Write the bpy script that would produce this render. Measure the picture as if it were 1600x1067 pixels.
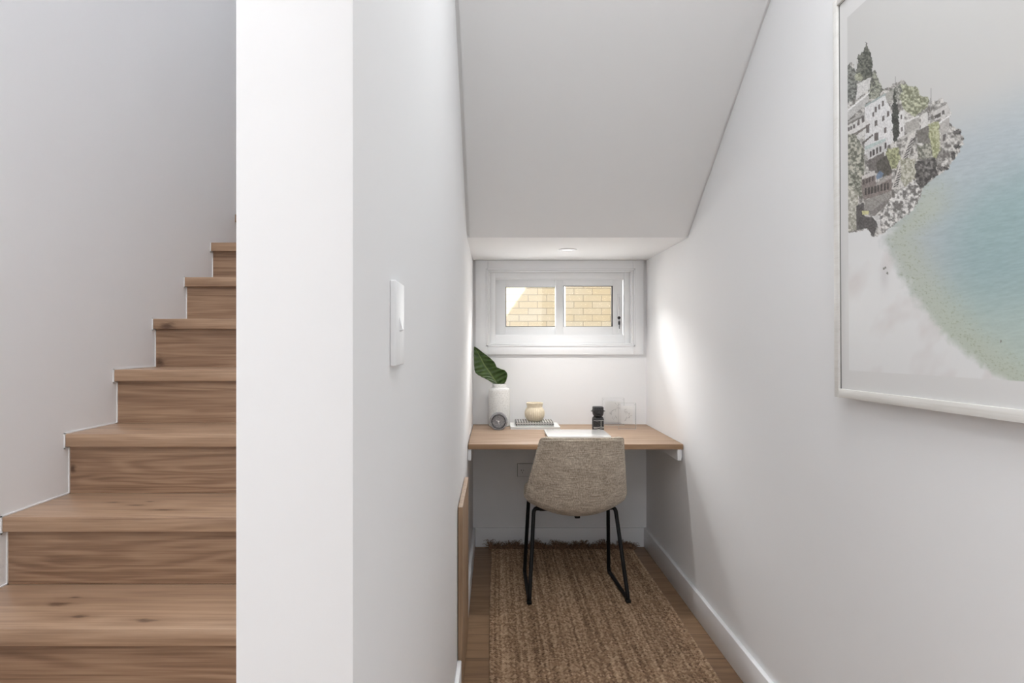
import bpy, bmesh, math, random
import numpy as np
from mathutils import Vector, Matrix
random.seed(7)
for o in list(bpy.data.objects): bpy.data.objects.remove(o)
SC = bpy.context.scene
COL = SC.collection
PI = math.pi

# ------------------------------------------------------------------ camera
EYE = 1.22
cd = bpy.data.cameras.new('camera'); cam = bpy.data.objects.new('camera', cd); COL.objects.link(cam)
cam.location = (0, 0, EYE); cam.rotation_euler = (PI/2, 0, 0)
cd.sensor_width = 36; cd.lens = 36*950/1600
cd.shift_x = 27/1600; cd.shift_y = 2.5/1600; cd.clip_start = .02
SC.camera = cam
# ------------------------------------------------------------------ world, sun, window light
SC.view_settings.view_transform = 'Standard'; SC.view_settings.look = 'None'
SC.view_settings.gamma = 1; SC.view_settings.use_curve_mapping = False
SC.view_settings.exposure = 0.17
w = bpy.data.worlds.new('world'); SC.world = w; w.use_nodes = True
w.node_tree.nodes['Background'].inputs[0].default_value = (.86, .93, 1, 1)
w.node_tree.nodes['Background'].inputs[1].default_value = 1.4
def lamp(name, kind, loc, target, energy, size=None, sy=None, color=(1,1,1), spread=None):
    l = bpy.data.lights.new(name, kind); o = bpy.data.objects.new(name, l); COL.objects.link(o)
    o.location = loc; o.rotation_euler = (Vector(target)-Vector(loc)).to_track_quat('-Z', 'Y').to_euler()
    l.energy = energy; l.color = color
    if kind == 'AREA':
        l.shape = 'RECTANGLE' if sy else 'DISK'; l.size = size
        if sy: l.size_y = sy
        if spread: l.spread = spread
    return o
sun = lamp('sun', 'SUN', (2, 0, 8), (2-.337, .25, 8-.48), 13, color=(1, .96, .9)); sun.data.angle = math.radians(1.2)
LIGHT = dict(room_fill=28, hall_fill=17, nook_fill=8, stair_fill=11.5, stairwell_fill=38, window_sky=140, downlight=2.7, desk_window=6)
# added fill light behind the camera, brightening what faces it
lamp('room_fill_light', 'AREA', (-.6, -4.2, 1.9), (-.4, 3, 1.5), LIGHT['room_fill'], 3.2, 1.4, (.945, .975, 1))
# added overhead fill lights without fittings, for hall, nook and stairs
lamp('hall_fill_light', 'AREA', (-.2, -.9, 2.69), (-.2, -.9, 0), LIGHT['hall_fill'], 1.0, 1.0, (.955, .98, 1))
lamp('nook_fill_light', 'AREA', (.40, 1.0, 2.69), (.40, 1.0, 0), LIGHT['nook_fill'], .6, .6, (.955, .98, 1))
lamp('stair_fill_light', 'AREA', (-.75, .1, 2.69), (-.8, .1, 0), LIGHT['stair_fill'], .6, .6, (.955, .98, 1))
# added fill light high in the stairwell, no window there
lamp('stairwell_fill_light', 'AREA', (-.75, .9, 5.0), (-.8, 2.0, 0), LIGHT['stairwell_fill'], .9, .9, (.93, .96, 1))
# bright sky over the gap between the houses, shining down through the little window over the desk
lamp('sky_gap_light', 'AREA', (.39, 4.60, 2.25), (.39, 3.0, 1.15), LIGHT['window_sky'], 1.0, .9, (.98, .99, 1))

lamp('desk_window_light', 'AREA', (.39, 3.84, 1.50), (.39, 2.6, 1.30), LIGHT['desk_window'], .7, .34, (1, .995, .98), math.radians(150))

# ------------------------------------------------------------------ material helpers
def srgb(r, g, b):
    f = lambda c: (c/255/12.92) if c/255 <= .04045 else ((c/255+.055)/1.055)**2.4
    return (f(r), f(g), f(b), 1)
class NT:
    def __init__(s, name):
        s.m = bpy.data.materials.new(name); s.m.use_nodes = True
        s.t = s.m.node_tree; s.n = s.t.nodes; s.b = s.n['Principled BSDF']
    def add(s, typ, **kw):
        n = s.n.new(typ)
        for k, v in kw.items(): setattr(n, k, v)
        return n
    def link(s, a, b): s.t.links.new(a, b)
    def set(s, sock, v):
        if isinstance(v, bpy.types.NodeSocket): s.link(v, sock)
        else: sock.default_value = v
    def math(s, op, a, b=None, c=None, clamp=False):
        n = s.add('ShaderNodeMath', operation=op, use_clamp=clamp)
        s.set(n.inputs[0], a)
        if b is not None: s.set(n.inputs[1], b)
        if c is not None: s.set(n.inputs[2], c)
        return n.outputs[0]
    def coord(s, kind='Object'): return s.add('ShaderNodeTexCoord').outputs[kind]
    def mapping(s, vec, scale=(1,1,1), loc=(0,0,0)):
        n = s.add('ShaderNodeMapping'); s.link(vec, n.inputs[0])
        n.inputs['Scale'].default_value = scale
        s.set(n.inputs['Location'], loc); return n.outputs[0]
    def noise(s, vec, scale=5, detail=3, rough=.5, dist=0):
        n = s.add('ShaderNodeTexNoise'); s.link(vec, n.inputs['Vector'])
        n.inputs['Scale'].default_value = scale; n.inputs['Detail'].default_value = detail
        n.inputs['Roughness'].default_value = rough; n.inputs['Distortion'].default_value = dist
        return n.outputs['Fac']
    def ramp(s, fac, stops):
        n = s.add('ShaderNodeValToRGB'); s.link(fac, n.inputs[0]); e = n.color_ramp.elements
        while len(e) < len(stops): e.new(.5)
        for el, (p, c) in zip(e, stops): el.position = p; el.color = c if len(c) == 4 else (*c, 1)
        return n.outputs[0]
    def mix(s, fac, a, b, mode='MIX'):
        n = s.add('ShaderNodeMix', data_type='RGBA', blend_type=mode)
        s.set(n.inputs[0], fac); s.set(n.inputs[6], a); s.set(n.inputs[7], b); return n.outputs[2]
    def bump(s, h, strength=.2, dist=.001):
        n = s.add('ShaderNodeBump'); n.inputs['Strength'].default_value = strength
        n.inputs['Distance'].default_value = dist; s.link(h, n.inputs['Height'])
        s.link(n.outputs[0], s.b.inputs['Normal'])
    def base(s, v): s.set(s.b.inputs['Base Color'], v)
    def rough(s, v): s.set(s.b.inputs['Roughness'], v)

def paint(name, col, rough=.55, bump=.05, scale=350, spec=.4):
    t = NT(name); co = t.coord(); n = t.noise(co, scale, 2)
    v = t.noise(co, 1.3, 2); c2 = tuple(c*.975 for c in col[:3])+(1,)
    t.base(t.mix(v, col, c2)); t.rough(rough); t.b.inputs['Specular IOR Level'].default_value = spec; t.bump(n, bump, .0006); return t.m
M = {}
M['wall'] = paint('white_wall_paint', srgb(246, 246, 247), .9, spec=.1)
M['ceiling'] = paint('white_ceiling_paint', srgb(247, 247, 247), .9, spec=.1)
M['trim'] = paint('white_gloss_trim', srgb(249, 250, 252), .4, .02)
M['window_frame'] = paint('white_powder_coat', srgb(250, 251, 252), .4, .01)
M['plastic'] = paint('white_plastic', srgb(242, 242, 243), .5, .01, spec=.2)
M['caulk'] = paint('white_caulk', srgb(245, 245, 245), .6)

def wood(name, c1, c2, c3, rough=.45, along='x', knots=(), ring=46, contrast=1, sparse=True):
    t = NT(name); co = t.coord()
    oi = t.add('ShaderNodeObjectInfo'); off = t.add('ShaderNodeCombineXYZ')
    r = t.math('MULTIPLY', oi.outputs['Random'], 37.0)
    for i in range(3): t.link(r, off.inputs[i])
    L, A = 1.1, 13.0
    sc = {'x': (L, A, A), 'y': (A, L, A), 'z': (A, A, L)}[along]
    v = t.mapping(co, sc, off.outputs[0])
    n1 = t.noise(v, 1.0, 2.5, .45, .35)
    rings = t.math('SINE', t.math('MULTIPLY', n1, float(ring)))
    rings = t.math('MULTIPLY_ADD', rings, .5, .5)
    fs = {'x': (5, 260, 260), 'y': (260, 5, 260), 'z': (260, 260, 5)}[along]
    fib = t.noise(t.mapping(co, fs, off.outputs[0]), 1.0, 3, .6)
    ms = {'x': (2, 40, 40), 'y': (40, 2, 40), 'z': (40, 40, 2)}[along]
    mid = t.noise(t.mapping(co, ms, off.outputs[0]), 1.0, 2, .6)
    big = t.noise(t.mapping(co, tuple(s*.18 for s in sc), off.outputs[0]), 1.0, 1)
    f = t.math('ADD', t.math('MULTIPLY', rings, .11*contrast), t.math('MULTIPLY', fib, .50))
    f = t.math('ADD', f, t.math('MULTIPLY', mid, .40)); f = t.math('ADD', f, t.math('MULTIPLY', big, .24))
    col = t.ramp(f, [(.40, c3), (.62, c2), (.86, c1)])
    # dark knots where the boards have them: (x, y, z, long radius, short radius)
    dist_n = t.noise(t.mapping(co, tuple(s*1.0 for s in {'x': (30, 90, 90), 'y': (90, 30, 90), 'z': (90, 90, 30)}[along])), 1.0, 2)
    for (kx, ky, kz, ra, rb) in knots:
        vs = t.add('ShaderNodeVectorMath', operation='SUBTRACT'); t.link(co, vs.inputs[0]); vs.inputs[1].default_value = (kx, ky, kz)
        vm = t.add('ShaderNodeVectorMath', operation='MULTIPLY'); t.link(vs.outputs[0], vm.inputs[0]); vm.inputs[1].default_value = (1/ra, 1/rb/1.35, 1/rb/1.35)
        ln = t.add('ShaderNodeVectorMath', operation='LENGTH'); t.link(vm.outputs[0], ln.inputs[0])
        d = t.math('ADD', ln.outputs['Value'], t.math('MULTIPLY_ADD', dist_n, 1.6, -.8))
        k = t.math('SUBTRACT', 1.25, d, clamp=True); k = t.math('POWER', k, 1.3)
        col = t.mix(t.math('MULTIPLY', k, .85), col, srgb(62, 42, 30))
        halo = t.math('MULTIPLY', t.math('SUBTRACT', 1.0, t.math('MULTIPLY', d, .28), clamp=True), .32)
        col = t.mix(halo, col, srgb(110, 80, 60))
    t.base(col); t.rough(rough); t.bump(fib, .15, .0006); return t.m

# ------------------------------------------------------------------ mesh helpers
class MB:
    def __init__(s): s.bm = bmesh.new(); s.mats = []
    def mi(s, m):
        if m is None: return 0
        if m not in s.mats: s.mats.append(m)
        return s.mats.index(m)
    def box(s, x0, x1, y0, y1, z0, z1, bev=0, seg=2, m=None):
        i = s.mi(m); b = bmesh.new()
        bmesh.ops.create_cube(b, size=1)
        for v in b.verts: v.co = Vector(((x0+x1)/2+v.co.x*(x1-x0), (y0+y1)/2+v.co.y*(y1-y0), (z0+z1)/2+v.co.z*(z1-z0)))
        if bev: bmesh.ops.bevel(b, geom=b.edges[:], offset=bev, segments=seg, profile=.5, affect='EDGES')
        s._merge(b, i); return s
    def prism(s, pts, axis, a, b_, bev=0, m=None):
        """extrude a 2D outline along an axis ('x','y','z') from a to b_"""
        i = s.mi(m); b = bmesh.new()
        f3 = {'x': lambda p, t: (t, p[0], p[1]), 'y': lambda p, t: (p[0], t, p[1]), 'z': lambda p, t: (p[0], p[1], t)}[axis]
        A = [b.verts.new(f3(p, a)) for p in pts]; B = [b.verts.new(f3(p, b_)) for p in pts]
        b.faces.new(A); b.faces.new(B[::-1]); n = len(pts)
        for k in range(n): b.faces.new((A[k], B[k], B[(k+1) % n], A[(k+1) % n]))
        bmesh.ops.recalc_face_normals(b, faces=b.faces[:])
        if bev: bmesh.ops.bevel(b, geom=b.edges[:], offset=bev, segments=2, profile=.5, affect='EDGES')
        s._merge(b, i); return s
    def lathe(s, prof, c=(0,0,0), seg=48, m=None, fn=None, axis='z', ring=False):
        i = s.mi(m); b = bmesh.new(); R = []
        for (r, z) in prof:
            ring = []
            for k in range(seg):
                a = 2*PI*k/seg; rr = r if fn is None else fn(r, z, a)
                p = (rr*math.cos(a), rr*math.sin(a), z)
                if axis == 'y': p = (p[0], -p[2], p[1])
                if axis == 'x': p = (p[2], p[0], p[1])
                ring.append(b.verts.new((c[0]+p[0], c[1]+p[1], c[2]+p[2])))
            R.append(ring)
        for q in range(len(R) if ring else len(R)-1):
            N = R[(q+1) % len(R)]
            for k in range(seg):
                b.faces.new((R[q][k], R[q][(k+1) % seg], N[(k+1) % seg], N[k]))
        if not ring: b.faces.new(R[0][::-1]); b.faces.new(R[-1])
        bmesh.ops.recalc_face_normals(b, faces=b.faces[:])
        s._merge(b, i); return s
    def tube(s, pts, r, seg=12, m=None, closed=False):
        i = s.mi(m); b = bmesh.new(); P = [Vector(p) for p in pts]; n = len(P); R = []
        prev = None
        for k in range(n):
            if closed: tg = (P[(k+1) % n]-P[k-1]).normalized()
            else: tg = (P[min(k+1, n-1)]-P[max(k-1, 0)]).normalized()
            if prev is None:
                up = Vector((0, 0, 1)) if abs(tg.z) < .9 else Vector((1, 0, 0)); a = tg.cross(up).normalized()
            else: a = (prev-tg*prev.dot(tg)).normalized()
            prev = a; c = tg.cross(a); rr = r[k] if isinstance(r, (list, tuple)) else r
            R.append([b.verts.new(P[k]+a*rr*math.cos(2*PI*q/seg)+c*rr*math.sin(2*PI*q/seg)) for q in range(seg)])
        for k in range(n if closed else n-1):
            A, B = R[k], R[(k+1) % n]
            for q in range(seg): b.faces.new((A[q], A[(q+1) % seg], B[(q+1) % seg], B[q]))
        if not closed: b.faces.new(R[0][::-1]); b.faces.new(R[-1])
        bmesh.ops.recalc_face_normals(b, faces=b.faces[:])
        s._merge(b, i); return s
    def _merge(s, b, i):
        for f in b.faces: f.material_index = i; f.smooth = False
        me = bpy.data.meshes.new('tmp'); b.to_mesh(me); b.free(); s.bm.from_mesh(me); bpy.data.meshes.remove(me)
    def build(s, name, m=None, parent=None, smooth=False, at=None, angle=40):
        me = bpy.data.meshes.new(name); o = bpy.data.objects.new(name, me)
        if at is not None: bmesh.ops.translate(s.bm, verts=s.bm.verts[:], vec=-Vector(at)); o.location = at
        s.bm.to_mesh(me); s.bm.free()
        for mm in (s.mats or [m]): me.materials.append(mm)
        if smooth:
            for p in me.polygons: p.use_smooth = True
            me.set_sharp_from_angle(angle=math.radians(angle))
        COL.objects.link(o)
        if parent is not None: o.parent = parent; o.matrix_parent_inverse = Matrix.Translation(parent.location).inverted() if False else Matrix.Identity(4)
        return o
def thing(name, label, cat, loc=(0,0,0), group=None, rot=(0,0,0)):
    o = bpy.data.objects.new(name, None); COL.objects.link(o); o.location = loc; o.rotation_euler = rot
    o.empty_display_size = .05
    return tag(o, label, cat, group)
def tag(o, label, cat, group=None, kind=None):
    o['label'] = label; o['category'] = cat
    if group: o['group'] = group
    if kind: o['kind'] = kind
    return o
def struct(o, label=None):
    o['kind'] = 'structure'
    if label: o['label'] = label; o['category'] = label.split(',')[0].split()[-1]
    return o
def smooth_path(pts, rad, n=6):
    """polyline with corners rounded to about rad"""
    P = [Vector(p) for p in pts]; out = [P[0]]
    for k in range(1, len(P)-1):
        a, b, c = P[k-1], P[k], P[k+1]
        d1 = (a-b); d2 = (c-b); r = min(rad, d1.length*.49, d2.length*.49)
        s, e = b+d1.normalized()*r, b+d2.normalized()*r
        for i in range(n+1):
            t = i/n; out.append(s*(1-t)**2+b*2*t*(1-t)+e*t*t)
    out.append(P[-1]); return out

# ------------------------------------------------------------------ key dimensions (metres)
XL, XR = -.131, .910          # faces of the nook walls
XP = -.241                    # stair side of the partition
XS = -1.3286                  # stair wall
YB = 3.65                     # back wall of the nook
YP = .564                     # front end of the partition
ZC = 1.7165                   # low ceiling of the nook
YC = 2.86                     # where it starts
RISE, GO = .1878, .241
DESK = .7325

# ------------------------------------------------------------------ floor, walls, ceilings
def floor_mat():
    t = NT('oak_floorboards'); co = t.coord()
    br = t.add('ShaderNodeTexBrick'); t.link(t.mapping(co, (1,1,1), (20.37, 20.065, 0)), br.inputs['Vector'])
    br.offset = .37; br.inputs['Scale'].default_value = 1; br.inputs['Brick Width'].default_value = 1.9
    br.inputs['Row Height'].default_value = .19; br.inputs['Mortar Size'].default_value = .0014
    br.inputs['Mortar Smooth'].default_value = .3
    br.inputs['Color1'].default_value = (0,0,0,1); br.inputs['Color2'].default_value = (1,1,1,1); br.inputs['Mortar'].default_value = (.5,.5,.5,1)
    sh = t.add('ShaderNodeCombineXYZ'); t.link(t.math('MULTIPLY', br.outputs['Color'], 9.0), sh.inputs[0]); t.link(t.math('MULTIPLY', br.outputs['Color'], 5.0), sh.inputs[1])
    v = t.mapping(co, (.9, 9, 9), sh.outputs[0])
    rings = t.math('MULTIPLY_ADD', t.math('SINE', t.math('MULTIPLY', t.noise(v, 1, 2.5, .45, .3), 42.0)), .5, .5)
    fib = t.noise(t.mapping(co, (5, 240, 5)), 1, 3, .6)
    f = t.math('ADD', t.math('MULTIPLY', rings, .18), t.math('MULTIPLY', fib, .5)); f = t.math('ADD', f, t.math('MULTIPLY', br.outputs['Color'], .22))
    col = t.ramp(f, [(.2, srgb(118, 91, 68)), (.5, srgb(150, 120, 92)), (.85, srgb(172, 143, 113))])
    col = t.mix(br.outputs['Fac'], col, srgb(70, 50, 36))
    t.base(col); t.rough(.42); t.bump(fib, .1, .0006); return t.m
M['floor'] = floor_mat()
struct(MB().box(XS, XR, -4.5, YB, -.06, 0).build('floor', M['floor']))
struct(MB().box(XR, XR+.1, -4.5, YB+.12, -.06, 2.80).build('wall_right', M['wall']))
# back wall with the window opening
WX0, WX1, WZ0, WZ1 = -.0405, .830, 1.2104, 1.656
b = MB()
b.box(XL, WX0, YB, YB+.12, -.06, 2.7).box(WX1, XR, YB, YB+.12, -.06, 2.7)
b.box(WX0, WX1, YB, YB+.12, -.06, WZ0).box(WX0, WX1, YB, YB+.12, WZ1, 2.7)
struct(b.build('wall_back', M['wall']))
struct(MB().box(XP, XL, YP, 4.4, -.06, 5.2, .003).build('wall_partition', M['wall'], smooth=True))
struct(MB().box(XS-.1, XS, -4.5, 4.6, -.06, 5.2).build('wall_left', M['wall']))
b = MB()                                  # end of the stairwell, front of the living room, upper walls
b.box(XS, XP, 4.3, 4.4, -.06, 5.2)
struct(b.build('wall_stairwell', M['wall']))
struct(MB().box(XS-.1, XR+.1, -4.6, -4.5, -.06, 2.80).build('wall_front', M['wall']))
b = MB(); b.box(XS, XR, .55, .65, 2.80, 5.2); struct(b.build('wall_upper', M['wall']))
# ceilings: hall, stairwell, low nook ceiling, sloping underside of the upper flight
struct(MB().box(XS, XR, -4.5, .65, 2.7, 2.80).build('ceiling', M['ceiling']))
struct(MB().box(XL, XR, .65, 1.55, 2.7, 2.80).build('ceiling.001', M['ceiling']))
struct(MB().box(XS-.1, XP, .55, 4.4, 5.2, 5.3).build('ceiling.002', M['ceiling']))
struct(MB().box(XL, XR, YC, YB, ZC, ZC+.05).build('ceiling.003', M['ceiling']))
sl = (2.70-ZC)/(YC-1.52)
def soffit(x0, x1, dz, th):
    return MB().prism([(YC, ZC+dz), (1.52, 2.70+dz), (1.52, 2.70+dz+th), (YC, ZC+dz+th)], 'x', x0, x1)
struct(soffit(XL+.0125, XR-.010, 0, .007).build('ceiling.004', M['ceiling']))
struct(soffit(XL, XR, .0072, .03).build('ceiling.005', M['ceiling']))
# baseboards
BH, BT = .115, .018
def base(name, *boxes):
    b = MB()
    for bx in boxes: b.box(*bx, 0, BH, .003)
    return struct(b.build(name, M['trim'], smooth=True))
base('baseboard_right', (XR-BT, XR, -4.4, YB-.0005))
base('baseboard_back', (XL+.016, XR-BT, YB-.016, YB))
base('baseboard_left', (XL, XL+.015, YP+.002, 2.12), (XL, XL+.015, 2.63, YB-.0005))
base('baseboard_stair', (XS, XS+.015, -4.4, .89))

# ------------------------------------------------------------------ staircase
steps = []
KN = [(-1.318, 1.898, .830, .011, .013), (-1.269, 2.36, 1.287, .036, .012), (-1.312, 2.38, 1.147, .020, .016),
      (-1.10, 1.53, .5634, .03, .010), (-1.00, 1.46, .5634, .022, .007), (-.83, 1.44, .5634, .030, .008), (-1.08, 1.57, .5634, .018, .005),
      (-.93, 1.71, .7512, .045, .006), (-1.04, 1.76, .7512, .028, .005), (-1.12, 1.79, .7512, .018, .005), (-1.02, 1.80, .7512, .012, .005),
      (-1.14, 1.99, .939, .032, .005), (-.83, 2.03, .939, .03, .005), (-1.19, 2.62, 1.47, .010, .005), (-1.0, 1.28, .53, .01, .004)]
M['oak_tread'] = wood('oak_stair_tread', srgb(196, 165, 138), srgb(172, 141, 115), srgb(140, 110, 88), .36, 'x', KN, 40)
M['oak_riser_shaded'] = wood('oak_stair_riser_shaded', srgb(178, 147, 120), srgb(150, 119, 95), srgb(114, 87, 67), .42, 'x', KN[:3], 55, 1.5)  # darker copy of the tread oak, shade under the nosings put into its colour
st = thing('staircase', 'oak staircase with thick square-nosed treads rising behind the white partition', 'staircase', (0, .9, 0))
for k in range(1, 11):
    yn = .914+(k-1)*GO+(.022 if k == 10 else 0); z = k*RISE
    back = yn+GO+.02 if k < 10 else 4.28
    b = MB().box(XS+.002, XP-.0005, yn, back, z-.040, z, .0022); b.build('tread', M['oak_tread'], st, smooth=True)
    b = MB().box(XS+.002, XP-.0005, yn+.02, yn+.038, z-RISE+(0 if k > 1 else .0005), z-.0402); b.build('riser', M['oak_riser_shaded'], st)
for c in st.children: c.location = (0, -.9, 0)
# thin white caulk line following the steps on the stair wall
b = MB(); e = .0035
for k in range(1, 10):
    yn = .914+(k-1)*GO; z = k*RISE
    b.box(XS, XS+.003, yn-e, yn, z-.042-e, z+e); b.box(XS, XS+.003, yn-e, yn+GO+.02, z, z+e)
    b.box(XS, XS+.003, yn-e, yn+.02, z-.042-e, z-.042)
    b.box(XS, XS+.003, yn+.02-e, yn+.02, z-RISE, z-.042)
struct(b.build('trim_1', M['caulk']))

# ------------------------------------------------------------------ window over the desk
yf = YB-.015
b = MB()
b.box(-.1155, WX0, yf, YB, 1.151, ZC-.001, .002).box(WX1, .890, yf, YB, 1.151, ZC-.001, .002)
b.box(WX0+.0002, WX1-.0002, yf, YB, WZ1, ZC-.001, .002).box(WX0+.0002, WX1-.0002, yf, YB, 1.151, WZ0, .002)
# inner bead of the architrave
for bx in ((WX0-.010, WX0, WZ0-.010, WZ1+.010), (WX1, WX1+.010, WZ0-.010, WZ1+.010), (WX0-.010, WX1+.010, WZ1, WZ1+.010), (WX0-.010, WX1+.010, WZ0-.010, WZ0)):
    b.box(bx[0], bx[1], yf-.004, yf+.004, bx[2], bx[3], .0015)
struct(b.build('trim_2', M['trim'], smooth=True))
win = bpy.data.objects.new('window_1', None); COL.objects.link(win); win.location = (0, 0, 0); struct(win)
glass = NT('window_glass'); g = glass
tr = g.add('ShaderNodeBsdfTransparent'); gl = g.add('ShaderNodeBsdfGlossy'); gl.inputs['Roughness'].default_value = .02
fr = g.add('ShaderNodeFresnel'); fr.inputs[0].default_value = 1.45; mx = g.add('ShaderNodeMixShader')
g.link(fr.outputs[0], mx.inputs[0]); g.link(tr.outputs[0], mx.inputs[1]); g.link(gl.outputs[0], mx.inputs[2]); g.link(mx.outputs[0], g.n['Material Output'].inputs[0])
M['glass'] = glass.m
t = NT('black_rubber'); t.base((.03, .03, .032, 1)); t.rough(.6); M['rubber'] = t.m
def rect_frame(b, x0, x1, z0, z1, l, r, bt, tp, y0, y1, bev=.0015, m=None):
    b.box(x0, x0+l, y0, y1, z0, z1, bev, m=m); b.box(x1-r, x1, y0, y1, z0, z1, bev, m=m)
    b.box(x0+l, x1-r, y0, y1, z0, z0+bt, bev, m=m); b.box(x0+l, x1-r, y0, y1, z1-tp, z1, bev, m=m)
b = MB()      # timber reveal and aluminium outer frame
rect_frame(b, WX0+.0002, WX1-.0002, WZ0+.0002, WZ1-.0002, .010, .010, .010, .008, yf+.004, YB+.05)
rect_frame(b, WX0+.0102, WX1-.0102, WZ0+.0102, WZ1-.0082, .034, .036, .044, .036, YB+.035, YB+.115)
b.box(WX0+.044, WX1-.046, YB+.050, YB+.054, WZ0+.054, WZ0+.062).box(WX0+.044, WX1-.046, YB+.050, YB+.054, WZ1-.052, WZ1-.044)
b.build('window_frame', M['window_frame'], win, smooth=True)
def pxX(p, Y): return (p-773)*Y/950
def pxZ(p, Y): return EYE-(p-536)*Y/950
# outer (left) sash
Y1 = YB+.085
b = MB(); b1 = (pxX(774, Y1), pxX(883.8, Y1), pxZ(523, Y1), pxZ(436, Y1)); gl1 = (pxX(790, Y1), pxX(868.5, Y1), pxZ(510.6, Y1), pxZ(448.3, Y1))
rect_frame(b, *b1, gl1[0]-b1[0], b1[1]-gl1[1], gl1[2]-b1[2], b1[3]-gl1[3], Y1, Y1+.022)
sa = b.build('sash', M['window_frame'], win, smooth=True)
b = MB(); rect_frame(b, gl1[0]-.001, gl1[1]+.001, gl1[2]-.001, gl1[3]+.001,   .005, .005, .005, .004, Y1+.004, Y1+.010, 0); b.build('gasket', M['rubber'], sa)
MB().box(gl1[0]-.004, gl1[1]+.004, Y1+.011, Y1+.014, gl1[2]-.004, gl1[3]+.004).build('window_pane', M['glass'], sa)
# inner (right) sash
Y2 = YB+.055
b2 = (pxX(868, Y2), pxX(973, Y2), pxZ(523, Y2), pxZ(437, Y2)); gl2 = (pxX(880, Y2), pxX(957.5, Y2), pxZ(510.3, Y2), pxZ(446.5, Y2))
b = MB(); rect_frame(b, *b2, gl2[0]-b2[0], b2[1]-gl2[1], gl2[2]-b2[2], b2[3]-gl2[3], Y2, Y2+.022)
sb = b.build('sash', M['window_frame'], win, smooth=True)
b = MB(); rect_frame(b, gl2[0]-.001, gl2[1]+.001, gl2[2]-.001, gl2[3]+.001, .005, .009, .004, .005, Y2+.004, Y2+.010, 0); b.build('gasket', M['rubber'], sb)
MB().box(gl2[0]-.004, gl2[1]+.004, Y2+.011, Y2+.014, gl2[2]-.004, gl2[3]+.004).build('window_pane', M['glass'], sb)
hx = pxX(966.8, Y2)
b = MB().box(hx-.009, hx+.009, Y2-.004, Y2+.001, pxZ(519, Y2), pxZ(459, Y2), .002); rect_frame(b, hx-.006, hx+.006, pxZ(484, Y2), pxZ(464, Y2), .002, .002, .002, .002, Y2-.009, Y2-.003, .0008)
lt = b.build('latch', M['window_frame'], sb, smooth=True)
MB().lathe([(.0001, .0), (.009, .0), (.009, .006), (.006, .009), (.0001, .009)], (hx, Y2-.004, pxZ(496.5, Y2)), 24, axis='y').build('lock', M['rubber'], sb, smooth=True)

def leafless(): pass
t = NT('dark_metal_key'); t.base((.06, .06, .065, 1)); t.b.inputs['Metallic'].default_value = .6; t.rough(.35); M['dark_metal'] = t.m
kz = pxZ(505, Y2); ky = Y2-.012
b = MB().box(hx-.006, hx+.006, ky-.002, ky+.001, kz-.010, kz+.012, .002).box(hx-.0005, hx+.0035, ky-.0015, ky+.0005, kz-.034, kz-.009, .0006)
b.tube([(hx, ky, kz+.012), (hx, ky+.004, kz+.02), (hx, Y2-.006, kz+.030)], .0012, 8)
tag(b.build('window_key', M['dark_metal'], at=(hx, ky, kz)), 'small dark key hanging from the lock of the white sliding window', 'key')

# ------------------------------------------------------------------ outside: cream brick wall, ground, added sun blocker
def brick_mat():
    t = NT('cream_brickwork'); co = t.coord(); sp = t.add('ShaderNodeSeparateXYZ'); t.link(co, sp.inputs[0])
    cb = t.add('ShaderNodeCombineXYZ'); t.link(t.math('ADD', sp.outputs[0], 100*.241-.561+.1205), cb.inputs[0]); t.link(t.math('ADD', sp.outputs[2], 100*.0868-1.854), cb.inputs[1])
    br = t.add('ShaderNodeTexBrick'); t.link(cb.outputs[0], br.inputs['Vector']); br.offset = .5
    for k, v in (('Scale', 1), ('Brick Width', .241), ('Row Height', .0868), ('Mortar Size', .0045), ('Mortar Smooth', .2), ('Bias', 0)): br.inputs[k].default_value = v
    br.inputs['Color1'].default_value = srgb(226, 205, 164); br.inputs['Color2'].default_value = srgb(230, 216, 190); br.inputs['Mortar'].default_value = srgb(164, 142, 112)
    n = t.noise(co, 60, 4, .7); n2 = t.noise(co, 3.5, 2)
    c = t.mix(t.math('MULTIPLY', n, .35), br.outputs['Color'], srgb(208, 184, 148)); c = t.mix(t.math('MULTIPLY', n2, .3), c, srgb(222, 208, 186))
    t.base(c); t.rough(.9); t.bump(t.math('SUBTRACT', n, br.outputs['Fac']), .5, .004); return t.m
M['brick'] = brick_mat()
tag(MB().box(-5, 6, 8.0, 8.22, -.3, 3.6).build('brick_wall', M['brick'], at=(.5, 8.1, -.3)), 'cream brick wall of the neighbouring house seen outside through the small window', 'wall')
bpy.data.objects['brick_wall'].data.transform(Matrix.Translation((.5, 8.1, -.3))); bpy.data.objects['brick_wall'].location = (0, 0, 0)
t = NT('concrete_path'); t.base(t.ramp(t.noise(t.coord(), 8, 4), [(.3, srgb(110, 106, 100)), (.7, srgb(132, 128, 122))])); t.rough(.9); M['concrete'] = t.m
struct(MB().box(-6, 7, YB+.12, 9, -.4, -.3).build('ground', M['concrete']))
M['bounce_cut'] = paint('dark_bounce_cut', srgb(96, 92, 86), .9)  # outer skin added and kept dark to cut light bounced onto the brick
b = MB()
b.box(XL+.001, WX0-.02, YB+.1202, YB+.14, -.3, 2.9).box(WX1+.02, 1.6, YB+.1202, YB+.14, -.3, 2.9).box(WX0-.02, WX1+.02, YB+.1202, YB+.14, -.3, WZ0-.02).box(WX0-.02, WX1+.02, YB+.1202, YB+.14, WZ1+.02, 2.9)
struct(b.build('wall_outside', M['bounce_cut']))
M['sun_block'] = paint('sun_block_paint', srgb(225, 225, 222), .7)
struct(MB().box(1.235, 5, YB+.4, 7.9, 3.0, 3.12).build('sun_block_slab', M['sun_block']))  # unseen slab added to throw the slanting shadow edge on the brick

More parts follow.
